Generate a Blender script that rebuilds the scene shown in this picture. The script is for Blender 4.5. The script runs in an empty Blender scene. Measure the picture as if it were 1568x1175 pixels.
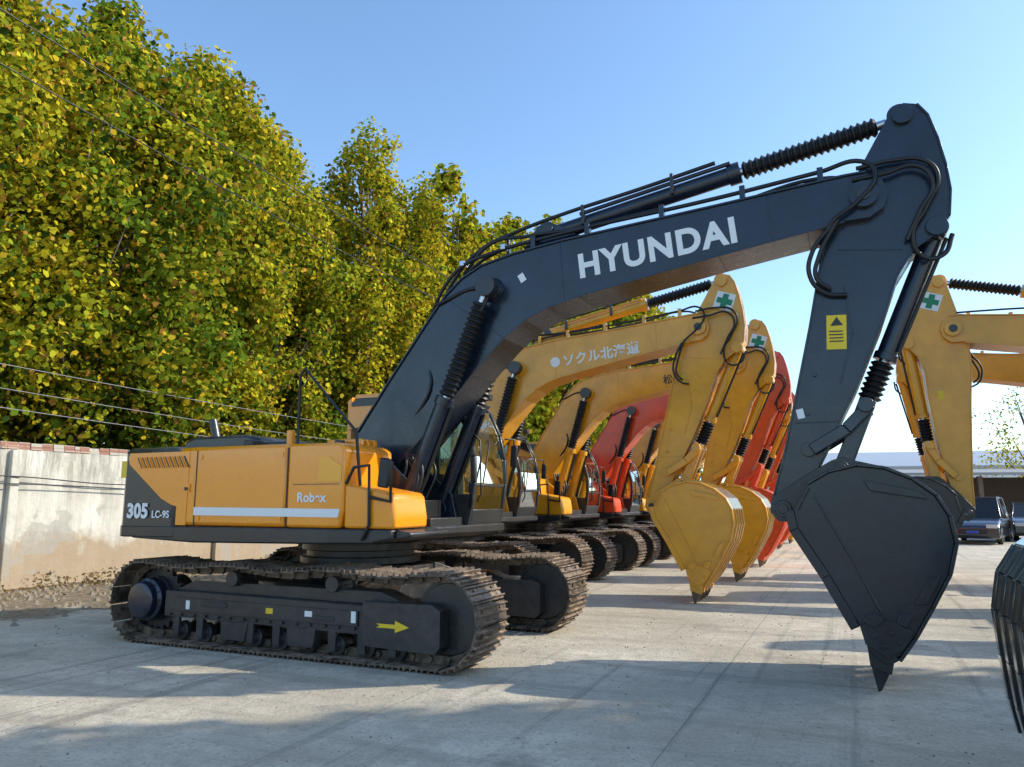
import bpy, bmesh, math, random
import numpy as np
from mathutils import Vector, Matrix
random.seed(4)
scene=bpy.context.scene
COL=scene.collection
HD=math.radians(24.2)
CH,SH=math.cos(HD),math.sin(HD)
ORG=(-2.0,10.2)
def yard(x,y,z=0.0):
    """yard frame (x = direction the machines face, y = along the row) -> world"""
    return (ORG[0]+x*CH+y*SH, ORG[1]-x*SH+y*CH, z)

# ---------------------------------------------------------------- materials
def nodes_of(name):
    m=bpy.data.materials.new(name); m.use_nodes=True
    nt=m.node_tree; return m,nt,nt.nodes['Principled BSDF']
def noise(nt,scale,detail=5,rough=.55,vec=None):
    n=nt.nodes.new('ShaderNodeTexNoise'); n.inputs['Scale'].default_value=scale
    n.inputs['Detail'].default_value=min(detail,4); n.inputs['Roughness'].default_value=rough
    if vec is not None: nt.links.new(vec,n.inputs['Vector'])
    return n.outputs['Fac']
def ramp(nt,fac,a,b,c0=(0,0,0,1),c1=(1,1,1,1)):
    r=nt.nodes.new('ShaderNodeValToRGB'); r.color_ramp.elements[0].position=a; r.color_ramp.elements[1].position=b
    r.color_ramp.elements[0].color=c0; r.color_ramp.elements[1].color=c1
    nt.links.new(fac,r.inputs['Fac']); return r.outputs['Color']
def mix(nt,fac,a,b,mode='MIX'):
    n=nt.nodes.new('ShaderNodeMix'); n.data_type='RGBA'; n.blend_type=mode
    for s,v in ((0,fac),(6,a),(7,b)):
        if hasattr(v,'is_linked') or hasattr(v,'links'): nt.links.new(v,n.inputs[s])
        else: n.inputs[s].default_value=v if s==0 else (*v,1) if len(v)==3 else v
    return n.outputs[2]
def math_(nt,op,a,b=None,c=None):
    n=nt.nodes.new('ShaderNodeMath'); n.operation=op
    for i,v in enumerate((a,b,c)):
        if v is None: continue
        if hasattr(v,'links'): nt.links.new(v,n.inputs[i])
        else: n.inputs[i].default_value=v
    return n.outputs[0]
def bump(nt,p,h,strength,dist=.02):
    b=nt.nodes.new('ShaderNodeBump'); b.inputs['Strength'].default_value=strength; b.inputs['Distance'].default_value=dist
    nt.links.new(h,b.inputs['Height']); nt.links.new(b.outputs[0],p.inputs['Normal'])
def objco(nt):
    return nt.nodes.new('ShaderNodeTexCoord').outputs['Object']
def sepxyz(nt,v):
    s=nt.nodes.new('ShaderNodeSeparateXYZ'); nt.links.new(v,s.inputs[0]); return s.outputs

def paint(name,col,rough=.38,dust=.25,dustcol=(.30,.25,.19),metal=0,coat=.25,var=.18,bmp=.06,side=.14):
    m,nt,p=nodes_of(name); co=objco(nt)
    n1=noise(nt,2.3,4,.65,co); n2=noise(nt,8,4,.7,co)
    f=ramp(nt,n1,.35,.7)
    dark=tuple(c*(1-var*1.6) for c in col)
    base=mix(nt,f,dark,col)
    geo=nt.nodes.new('ShaderNodeNewGeometry'); nz=sepxyz(nt,geo.outputs['Normal'])[2]
    up=math_(nt,'MAXIMUM',math_(nt,'MULTIPLY',nz,.9),side)
    d=math_(nt,'MULTIPLY',math_(nt,'MULTIPLY',up,dust*2),ramp(nt,n2,.38,.72))
    base=mix(nt,d,base,dustcol)
    if dust>.09:
        sc=ramp(nt,noise(nt,42,2,.7,co),.63,.72)
        base=mix(nt,math_(nt,'MULTIPLY',sc,.3*min(1,dust*3)),base,dustcol)
    nt.links.new(base,p.inputs['Base Color'])
    r=math_(nt,'MULTIPLY_ADD',n2,.34,rough-.14)
    nt.links.new(r,p.inputs['Roughness'])
    p.inputs['Metallic'].default_value=metal
    p.inputs['Coat Weight'].default_value=coat; p.inputs['Coat Roughness'].default_value=.15
    if bmp: bump(nt,p,n1,bmp,.03)
    return m
def plain(name,col,rough=.5,metal=0,nscale=20,var=.15):
    m,nt,p=nodes_of(name); co=objco(nt)
    nt.links.new(mix(nt,noise(nt,nscale,2,.6,co),tuple(c*(1-var) for c in col),tuple(min(1,c*(1+var)) for c in col)),p.inputs['Base Color'])
    p.inputs['Roughness'].default_value=rough; p.inputs['Metallic'].default_value=metal
    return m

M_ORANGE=paint('orange_paint',(.95,.325,.004),.24,.05,coat=.6,var=.04,bmp=.03)
M_ORANGE_SUNLIT=paint('sunlit_orange_tint',(.96,.41,.012),.3,.03,coat=.4,var=.03,bmp=0)  # body orange made lighter, sunlight put into the colour for the tank patch
M_NAVY=paint('navy_paint',(.010,.020,.040),.27,.09,dustcol=(.14,.13,.12),coat=.35,var=.3,bmp=.12)
M_YEL=paint('yellow_paint',(.86,.39,.018),.32,.12,dustcol=(.48,.36,.20),var=.14,coat=.35,bmp=.08)
M_YEL2=paint('deep_yellow_paint',(.87,.40,.010),.32,.11,dustcol=(.48,.36,.20),var=.14,coat=.35,bmp=.08)
M_RED=paint('red_orange_paint',(.83,.080,.012),.32,.11,var=.14,coat=.35,bmp=.08)
M_CHAR=paint('charcoal_paint',(.022,.026,.030),.36,.16,var=.2)
M_CW=paint('grey_counterweight_paint',(.032,.040,.041),.32,.1,var=.15,bmp=.03)
M_UNDER=paint('undercarriage_paint',(.021,.024,.030),.42,.42,dustcol=(.20,.16,.12),var=.3,side=.2)
M_BUCKET=paint('bucket_paint',(.011,.016,.025),.34,.25,dustcol=(.11,.10,.095),var=.4,bmp=.2)
M_BLACK=plain('black_rubber',(.010,.010,.011),.42)
M_ROD=plain('chrome_rod',(.55,.56,.58),.18,1)
M_STEEL=paint('worn_track_steel',(.085,.060,.042),.5,.9,dustcol=(.40,.29,.20),metal=.1,coat=0,var=.5,bmp=.2,side=.26)
M_TIP=plain('worn_steel',(.16,.13,.10),.4,.7)
M_WHITE=plain('white_vinyl',(.80,.80,.78),.5,var=.03)
M_GREEN=plain('green_vinyl',(.01,.22,.10),.5)
M_YSTK=plain('yellow_vinyl',(.80,.55,.02),.5,var=.05)
M_DSTK=plain('dark_vinyl',(.03,.03,.03),.5)
M_SEAT=plain('seat_fabric',(.07,.07,.075),.9)
M_LAMP=plain('lamp_lens',(.6,.6,.6),.15)
M_REDL=plain('tail_lens',(.4,.02,.02),.2)
def glassmat(name,tint,refl=.22):
    m=bpy.data.materials.new(name); m.use_nodes=True; nt=m.node_tree; nt.nodes.clear()
    o=nt.nodes.new('ShaderNodeOutputMaterial'); t=nt.nodes.new('ShaderNodeBsdfTransparent'); t.inputs[0].default_value=(*tint,1)
    g=nt.nodes.new('ShaderNodeBsdfGlossy'); g.inputs[0].default_value=(.9,.95,.95,1); g.inputs['Roughness'].default_value=.03
    fr=nt.nodes.new('ShaderNodeFresnel'); fr.inputs[0].default_value=1.5
    f=math_(nt,'ADD',fr.outputs[0],refl)
    x=nt.nodes.new('ShaderNodeMixShader'); nt.links.new(f,x.inputs[0]); nt.links.new(t.outputs[0],x.inputs[1]); nt.links.new(g.outputs[0],x.inputs[2])
    nt.links.new(x.outputs[0],o.inputs[0]); return m
M_GLASS=glassmat('cab_glass',(.66,.80,.74),.30)
M_CARGL=plain('car_glass',(.015,.018,.02),.06)

# ---------------------------------------------------------------- mesh builder
class MB:
    def __init__(s): s.v=[];s.f=[];s.m=[];s.mats=[]
    def mi(s,mat):
        if mat not in s.mats: s.mats.append(mat)
        return s.mats.index(mat)
    def add(s,verts,faces,mat):
        b=len(s.v); s.v+= [tuple(q) for q in verts]; k=s.mi(mat)
        for f in faces: s.f.append([b+i for i in f]); s.m.append(k)
    def prism(s,pts,a,b,mat,axis='y'):
        n=len(pts)
        def P(p,h):
            if axis=='y': return (p[0],h,p[1])
            if axis=='z': return (p[0],p[1],h)
            return (h,p[0],p[1])
        vs=[P(p,a) for p in pts]+[P(p,b) for p in pts]
        fs=[list(range(n))[::-1],[n+i for i in range(n)]]+[[i,(i+1)%n,n+(i+1)%n,n+i] for i in range(n)]
        s.add(vs,fs,mat)
    def box(s,x0,x1,y0,y1,z0,z1,mat): s.prism([(x0,z0),(x1,z0),(x1,z1),(x0,z1)],y0,y1,mat)
    def strip(s,line,th,y0,y1,mat):
        """plate following a 2-D polyline"""
        n=len(line); off=[]
        for i in range(n):
            a=Vector(line[max(0,i-1)]); b=Vector(line[min(n-1,i+1)]); d=(b-a).normalized()
            off.append((line[i][0]-d.y*th,line[i][1]+d.x*th))
        for i in range(n-1):
            s.prism([line[i],line[i+1],off[i+1],off[i]],y0,y1,mat)
    def lathe(s,p0,p1,rings,mat,seg=20):
        p0=Vector(p0);p1=Vector(p1);ax=p1-p0;w=ax.normalized();u=w.orthogonal().normalized();v=w.cross(u)
        vs=[];fs=[]
        for t,r in rings:
            c=p0+ax*t
            for i in range(seg):
                an=2*math.pi*i/seg; vs.append(c+u*math.cos(an)*r+v*math.sin(an)*r)
        for k in range(len(rings)-1):
            for i in range(seg):
                j=(i+1)%seg; fs.append([k*seg+i,k*seg+j,(k+1)*seg+j,(k+1)*seg+i])
        fs.append(list(range(seg))[::-1]); fs.append([(len(rings)-1)*seg+i for i in range(seg)])
        s.add(vs,fs,mat)
    def cyl(s,p0,p1,r,mat,seg=20,r1=None): s.lathe(p0,p1,[(0,r),(1,r if r1 is None else r1)],mat,seg)
    def bellows(s,p0,p1,r,mat,pitch=.055):
        L=(Vector(p1)-Vector(p0)).length; n=max(4,int(L/pitch)); rg=[]
        for i in range(n): rg+= [((i+.05)/n,r*.68),((i+.5)/n,r)]
        rg.append((1,r*.72)); s.lathe(p0,p1,rg,mat,16)
    def finish(s,name,parent=None,bevel=0,smooth=True,loc=None):
        me=bpy.data.meshes.new(name); me.from_pydata(s.v,[],s.f)
        for m in s.mats: me.materials.append(m)
        me.polygons.foreach_set('material_index',s.m)
        bm=bmesh.new(); bm.from_mesh(me); bmesh.ops.recalc_face_normals(bm,faces=bm.faces); bm.to_mesh(me); bm.free()
        if smooth:
            me.polygons.foreach_set('use_smooth',[True]*len(me.polygons)); me.set_sharp_from_angle(angle=math.radians(32))
        o=bpy.data.objects.new(name,me); COL.objects.link(o)
        if parent: o.parent=parent
        if loc: o.location=loc
        if bevel:
            b=o.modifiers.new('b','BEVEL'); b.width=bevel; b.segments=2; b.limit_method='ANGLE'; b.angle_limit=math.radians(40)
        return o
def tubes(name,lines,r,mat,parent,bez=True):
    c=bpy.data.curves.new(name,'CURVE'); c.dimensions='3D'; c.bevel_depth=r; c.bevel_resolution=2; c.resolution_u=8
    for ln in lines:
        if bez:
            sp=c.splines.new('BEZIER'); sp.bezier_points.add(len(ln)-1)
            for p,q in zip(sp.bezier_points,ln): p.co=q; p.handle_left_type=p.handle_right_type='AUTO'
        else:
            sp=c.splines.new('POLY'); sp.points.add(len(ln)-1)
            for p,q in zip(sp.points,ln): p.co=(*q,1)
    c.materials.append(mat); o=bpy.data.objects.new(name,c); COL.objects.link(o); o.parent=parent; return o
def text(name,body,size,loc,slope,mat,parent,off=.0,xs=1.0,sp=1.05):
    c=bpy.data.curves.new(name,'FONT'); c.body=body; c.size=size; c.extrude=.002; c.offset=off; c.space_character=sp
    c.materials.append(mat); o=bpy.data.objects.new(name,c); COL.objects.link(o); o.parent=parent
    o.location=loc; o.rotation_euler=(math.pi/2,-slope,0); o.scale=(xs,1,1); return o
def empty(name,loc,rz):
    e=bpy.data.objects.new(name,None); e.location=loc; e.rotation_euler=(0,0,rz); COL.objects.link(e); return e

# ---------------------------------------------------------------- excavator
SHOE=[(-.1,0),(.1,0),(.1,.018),(.087,.018),(.081,.05),(.070,.05),(.064,.018),(.012,.018),(.006,.045),(-.006,.045),(-.012,.018),(-.064,.018),(-.07,.05),(-.081,.05),(-.087,.018),(-.1,.018)]
def trackloop():
    R=.45; cx=2.1; cz=.5; pts=[]
    L=4*cx+2*math.pi*R; n=53
    for i in range(n):
        s=i*L/n
        if s<2*cx:
            x=cx-s; z=cz+R-.045*math.sin(3*math.pi*s/(2*cx))**2; a=math.pi
        elif s<2*cx+math.pi*R:
            th=math.pi/2+(s-2*cx)/R; x=-cx+R*math.cos(th); z=cz+R*math.sin(th); a=th+math.pi/2
        elif s<4*cx+math.pi*R:
            x=-cx+(s-2*cx-math.pi*R); z=cz-R; a=0
        else:
            th=-math.pi/2+(s-4*cx-math.pi*R)/R; x=cx+R*math.cos(th); z=cz+R*math.sin(th); a=th+math.pi/2
        pts.append((x,z,a))
    return pts
def build_under(par):
    mb=MB(); lk=MB(); jr=random.Random(2)
    for yc in (-1.33,1.33):
        for x,z,a in trackloop():
            a+=jr.uniform(-.03,.03)
            ca,sa=math.cos(a),math.sin(a)
            P=lambda s,n:(x+s*ca+n*sa, z+s*sa-n*ca)
            mb.prism([P(s,n) for s,n in SHOE],yc-.35,yc+.35,M_STEEL)
            for yy in (-.1,.055):
                lk.prism([P(-.10,-.002),P(.10,-.002),P(.085,-.085),P(-.085,-.085)],yc+yy,yc+yy+.045,M_STEEL)
            lk.cyl((P(.1,-.05)[0],yc-.13,P(.1,-.05)[1]),(P(.1,-.05)[0],yc+.13,P(.1,-.05)[1]),.028,M_STEEL,8)
            for yy in (-.2,.2):
                c=P(.04,.018); d=P(.04,.034); lk.cyl((c[0],yc+yy,c[1]),(d[0],yc+yy,d[1]),.016,M_STEEL,6)
    mb.finish('track_shoes',par,0); lk.finish('track_chain_links',par,0)
    f=MB()
    for sg in (-1,1):
        yc=1.33*sg
        def Y(a,b): 
            lo,hi=yc+sg*a,yc+sg*b
            return (min(lo,hi),max(lo,hi))
        o=Y(-.22,.24)
        f.prism([(-1.75,.33),(1.25,.30),(1.25,.60),(-1.75,.63)],*o,M_UNDER)
        o=Y(-.15,.12); f.prism([(-1.7,.63),(1.7,.60),(1.3,.74),(-1.4,.75)],*o,M_UNDER)
        o=Y(-.27,.285); f.prism([(1.18,.20),(2.06,.17),(2.12,.24),(2.12,.60),(2.02,.66),(1.18,.65)],*o,M_UNDER)
        o=Y(.242,.262); f.prism([(-1.55,.40),(1.1,.38),(1.1,.54),(-1.55,.56)],*o,M_UNDER)
        o=Y(.262,.272); f.prism([(-1.15,.475),(-.75,.47),(-.72,.51),(-.78,.54),(-1.12,.54)],*o,M_DSTK); f.prism([(.55,.42),(.80,.42),(.80,.47),(.55,.47)],*o,M_DSTK)
        for gx in (-.62,.35): 
            o=Y(-.2,.26); f.prism([(gx-.17,.12),(gx+.17,.12),(gx+.2,.32),(gx-.2,.32)],*o,M_UNDER)
        for i in range(9):
            x=-1.55+i*.385
            o=Y(-.2,.2); f.lathe((x,o[0],.155),(x,o[1],.155),[(0,.06),(.08,.06),(.1,.115),(.3,.115),(.32,.08),(.68,.08),(.7,.115),(.9,.115),(.92,.06),(1,.06)],M_UNDER,16)
            o=Y(.2,.245); f.box(x-.05,x+.05,o[0],o[1],.1,.33,M_UNDER)
            for bx in (-.09,.09):
                o=Y(.24,.27); f.cyl((x+bx,o[0],.36),(x+bx,o[1],.36),.018,M_UNDER,6)
        for x in (-.75,.7):
            o=Y(-.2,.2); f.lathe((x,o[0],.80),(x,o[1],.80),[(0,.09),(.2,.09),(.22,.065),(.78,.065),(.8,.09),(.92,.09),(.93,.05),(1,.05)],M_UNDER,16)
            o=Y(-.1,.1); f.box(x-.07,x+.07,o[0],o[1],.6,.78,M_UNDER)
        o=Y(-.07,.07); f.lathe((2.1,o[0],.5),(2.1,o[1],.5),[(0,.2),(.05,.36),(.2,.36),(.22,.40),(.78,.40),(.8,.36),(.95,.36),(1,.2)],M_UNDER,36)
        g=[]
        for i in range(42):
            an=2*math.pi*i/42; r=.41 if (i%2) else .345; g.append((-2.1+r*math.cos(an),.5+r*math.sin(an)))
        o=Y(-.035,.035); f.prism(g,*o,M_UNDER)
        o=Y(-.3,.1); f.cyl((-2.1,o[0],.5),(-2.1,o[1],.5),.27,M_UNDER,28)
        lo=(-2.1,yc+sg*.05,.5); hi=(-2.1,yc+sg*.33,.5)
        f.lathe(lo,hi,[(0,.26),(.6,.26),(.66,.22),(.95,.21),(1,.17)],M_NAVY,28)
        for i in range(14):
            an=2*math.pi*i/14; px,pz=-2.1+.235*math.cos(an),.5+.235*math.sin(an)
            f.cyl((px,yc+sg*.2,pz),(px,yc+sg*.235,pz),.016,M_UNDER,6)
        f.prism([(-2.05,.38),(-1.6,.33),(-1.6,.63),(-2.05,.62)],*Y(-.25,.0),M_UNDER)
        f.add([(.15*-1,sg*.3,.45),(.95,sg*.3,.45),(1.35,sg*1.12,.35),(.65,sg*1.12,.35),
               (.15*-1,sg*.3,.95),(.95,sg*.3,.92),(1.3,sg*1.12,.66),(.7,sg*1.12,.66)],
                  [[0,1,2,3],[4,5,6,7],[0,1,5,4],[1,2,6,5],[2,3,7,6],[3,0,4,7]],M_UNDER)
        f.add([(-.16,sg*.3,.45),(-.95,sg*.3,.45),(-1.35,sg*1.12,.35),(-.65,sg*1.12,.35),
               (-.16,sg*.3,.94),(-.95,sg*.3,.91),(-1.3,sg*1.12,.66),(-.7,sg*1.12,.66)],
                  [[0,1,2,3],[4,5,6,7],[0,1,5,4],[1,2,6,5],[2,3,7,6],[3,0,4,7]],M_UNDER)
    f.box(-.93,.93,-.6,.6,.42,.90,M_UNDER)
    f.lathe((0,0,.93),(0,0,1.25),[(0,.78),(.25,.78),(.27,.70),(.5,.70),(.52,.76),(.8,.76),(.82,.72),(1,.72)],M_UNDER,48)
    f.finish('undercarriage_frame',par,.008)

def cabin(par,paint_mat,accent):
    m=MB(); y0,y1=.43,1.46
    m.prism([(-.5,1.38),(1.36,1.38),(1.42,1.62),(1.45,1.80),(-.5,1.80)],y0,y0+.06,M_CHAR)
    m.prism([(-.5,1.38),(1.36,1.38),(1.42,1.62),(1.45,1.80),(-.5,1.80)],y1-.06,y1,M_CHAR)
    m.prism([(1.28,1.38),(1.36,1.38),(1.42,1.60),(1.34,1.60)],y0+.06,y1-.06,M_CHAR)
    m.box(-.5,1.3,y0+.06,y1-.06,1.38,1.5,M_CHAR)
    fr=[(1.42,1.60),(1.47,1.95),(1.46,2.3),(1.38,2.65),(1.22,2.98),(1.1,3.1)]
    for yy in (y0,y1-.07): m.strip(fr,.075,yy,yy+.07,M_CHAR)
    for yy in (y0,y1-.07):
        m.prism([(-.5,1.80),(-.38,1.80),(-.36,3.05),(-.5,3.05)],yy,yy+.07,M_CHAR)
        m.prism([(.28,1.80),(.36,1.80),(.36,3.05),(.28,3.05)],yy,yy+.06,M_CHAR)
    m.prism([(-.54,3.02),(1.14,3.04),(1.2,3.09),(1.05,3.16),(-.45,3.18),(-.56,3.12)],y0-.01,y1+.01,M_CHAR)
    m.box(-.5,-.44,y0+.07,y1-.07,1.5,2.2,M_CHAR)
    m.box(1.40,1.45,y0+.07,y1-.07,1.90,1.94,M_CHAR)
    for yy in (y0+.02,y1-.14): m.box(1.12,1.24,yy,yy+.12,3.17,3.27,M_CHAR)
    m.finish('cab_frame',par,.015)
    r=MB(); r.prism([(-.58,2.72),(-.1,2.8),(-.05,3.0),(-.1,3.06),(-.58,3.06)],y0-.02,y0+.0-.002,accent); r.prism([(-.62,2.5),(-.545,2.5),(-.545,3.2),(-.62,3.15)],y0,y0+.25,accent)
    r.prism([(-.6,3.185),(.2,3.185),(.15,3.25),(-.55,3.25)],y0+.1,y1-.1,accent)
    r.finish('cab_trim',par,.015)
    g=MB()
    fl=[(1.40,1.60),(1.445,1.95),(1.435,2.3),(1.355,2.65),(1.195,2.98),(1.09,3.06)]
    for i in range(len(fl)-1):
        g.add([(fl[i][0],y0+.05,fl[i][1]),(fl[i][0],y1-.05,fl[i][1]),(fl[i+1][0],y1-.05,fl[i+1][1]),(fl[i+1][0],y0+.05,fl[i+1][1])],[[0,1,2,3]],M_GLASS)
    g.add([(-.47,y0+.07,2.2),(-.47,y1-.07,2.2),(-.47,y1-.07,3.02),(-.47,y0+.07,3.02)],[[0,1,2,3]],M_GLASS)
    for yy in (y0+.035,y1-.035):
        g.add([(-.4,yy,1.79),(1.43,yy,1.79),(1.42,yy,2.3),(1.34,yy,2.65),(1.12,yy,3.05),(-.4,yy,3.05)],[[0,1,2,3,4,5]],M_GLASS)
    g.finish('cab_glass',par)
    s=MB(); s.box(-.1,.45,.68,1.2,1.5,1.85,M_SEAT); s.box(-.15,.42,.7,1.18,1.85,1.98,M_SEAT); s.prism([(-.2,1.95),(0,1.95),(-.12,2.65),(-.28,2.6)],.72,1.16,M_SEAT)
    s.box(.0,.55,.52,.68,1.5,2.1,M_SEAT); s.box(.0,.55,1.2,1.36,1.5,2.1,M_SEAT); s.box(1.0,1.15,.55,.7,1.5,2.2,M_SEAT)
    s.cyl((.5,.62,2.1),(.55,.62,2.3),.025,M_BLACK,8)
    s.finish('operator_seat',par,.03)
    tubes('cab_wiper_and_rail',[[(1.5,.6,1.95),(1.47,.85,2.5)],[(1.5,.42,1.7),(1.56,.42,1.8),(1.54,.42,2.5),(1.44,.42,2.6)]],.012,M_BLACK,par,False)
    mm=MB(); mm.prism([(1.45,2.2),(1.55,2.18),(1.57,2.5),(1.47,2.52)],1.56,1.62,M_BLACK); mm.finish('cab_mirror',par,.02)
    tubes('cab_mirror_arm',[[(1.42,1.46,2.6),(1.52,1.56,2.6),(1.52,1.59,2.45)]],.012,M_BLACK,par,False)

def bucket_geo(T,body,tip,w=.65):
    b=MB()
    side=[(5.617,1.86),(5.80,1.97),(6.05,2.03),(6.28,2.00),(6.50,1.90),(6.68,1.75),(6.77,1.57),(6.80,1.33),(6.73,1.06),(6.575,.77),(6.42,.50),(6.30,.33),(6.20,.30),(6.02,.42),(5.985,.57),(5.754,1.022),(5.50,1.45),(5.47,1.62)]
    for yy in (-w,w-.03): b.prism([T(*p) for p in side],yy,yy+.03,body)
    rim=[(5.47,1.62),(5.50,1.45),(5.754,1.022),(5.985,.57)]
    for yy in (-w-.014,w-.02): b.strip([T(*p) for p in rim],-.085,yy,yy+.034,body)
    back=[(5.617,1.86),(5.80,1.97),(6.05,2.03),(6.28,2.00),(6.50,1.90),(6.68,1.75),(6.77,1.57),(6.80,1.33),(6.73,1.06),(6.575,.77),(6.42,.50),(6.28,.30)]
    b.strip([T(*p) for p in back],.03,-w-.03,w+.03,body)
    b.strip([T(*p) for p in [(5.617,1.84),(5.55,1.72),(5.5,1.62)]],.03,-w,w,body)
    for yy in (-.45,-.16,.13,.42): b.strip([T(p[0]+.024,p[1]) for p in back[6:]],.03,yy-.05,yy+.05,body)
    for yy in (-w-.03,w):
        b.prism([T(*p) for p in [(6.02,.42),(6.2,.30),(6.34,.40),(6.42,.55),(6.30,.62),(6.12,.66),(5.99,.57)]],yy,yy+.03,body)
        b.prism([T(*p) for p in [(6.10,1.90),(6.55,1.80),(6.62,1.72),(6.15,1.80)]],yy,yy+.03,body)
        b.prism([T(*p) for p in [(6.56,1.0),(6.68,1.06),(6.55,.80),(6.45,.78)]],yy,yy+.03,body)
        b.prism([T(*p) for p in [(6.33,.72),(6.43,.70),(6.37,.58),(6.28,.62)]],yy-.012,yy+.042,body)
        b.prism([T(*p) for p in [(6.0,.62),(6.10,.70),(6.20,.66),(6.12,.56)]],yy-.02,yy+.05,body)
        for (px,pz) in ((6.1,.50),(6.24,.53),(6.17,.41),(6.3,.46)):
            c=T(px,pz); b.cyl((c[0],yy-.016,c[1]),(c[0],yy+.046,c[1]),.028,body,8)
    b.strip([T(5.66,1.74),T(5.93,1.20),T(6.16,.70)],.016,-w-.012,-w,body)
    b.prism([T(*p) for p in [(6.0,.55),(6.06,.34),(6.2,.24),(6.30,.30),(6.12,.42),(6.04,.58)]],-w-.01,w+.01,body)
    ear=[(5.24,1.74),(5.22,1.6),(5.30,1.5),(5.43,1.5),(5.62,1.78),(6.0,1.98),(6.45,1.92),(6.25,2.05),(6.02,2.11),(5.93,2.14),(5.83,2.11),(5.55,1.95)]
    for yy in (-.29,.24): b.prism([T(*p) for p in ear],yy,yy+.05,body)
    for px,pz,r in ((5.35,1.63,.085),(5.92,2.03,.07)):
        c=T(px,pz); b.cyl((c[0],-.33,c[1]),(c[0],.33,c[1]),r,body,20); b.cyl((c[0],-.345,c[1]),(c[0],.345,c[1]),r*.6,M_CHAR,14)
    for i in range(5):
        y=-.58+i*.29
        if w<.6: y*=.85
        q=[(6.03,.44),(6.26,.33),(6.22,.16),(6.05,.22)]
        b.prism([T(*p) for p in q],y-.065,y+.065,body)
        a=[T(6.05,.26),T(6.23,.22)]; tp=T(6.10,0.0); tp2=T(6.13,.01)
        vs=[(a[0][0],y-.05,a[0][1]),(a[1][0],y-.05,a[1][1]),(a[1][0],y+.05,a[1][1]),(a[0][0],y+.05,a[0][1]),(tp[0],y-.03,tp[1]),(tp2[0],y-.03,tp2[1]),(tp2[0],y+.03,tp2[1]),(tp[0],y+.03,tp[1])]
        b.add(vs,[[0,1,2,3],[4,5,6,7],[0,1,5,4],[1,2,6,5],[2,3,7,6],[3,0,4,7]],tip)
    return b

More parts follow.
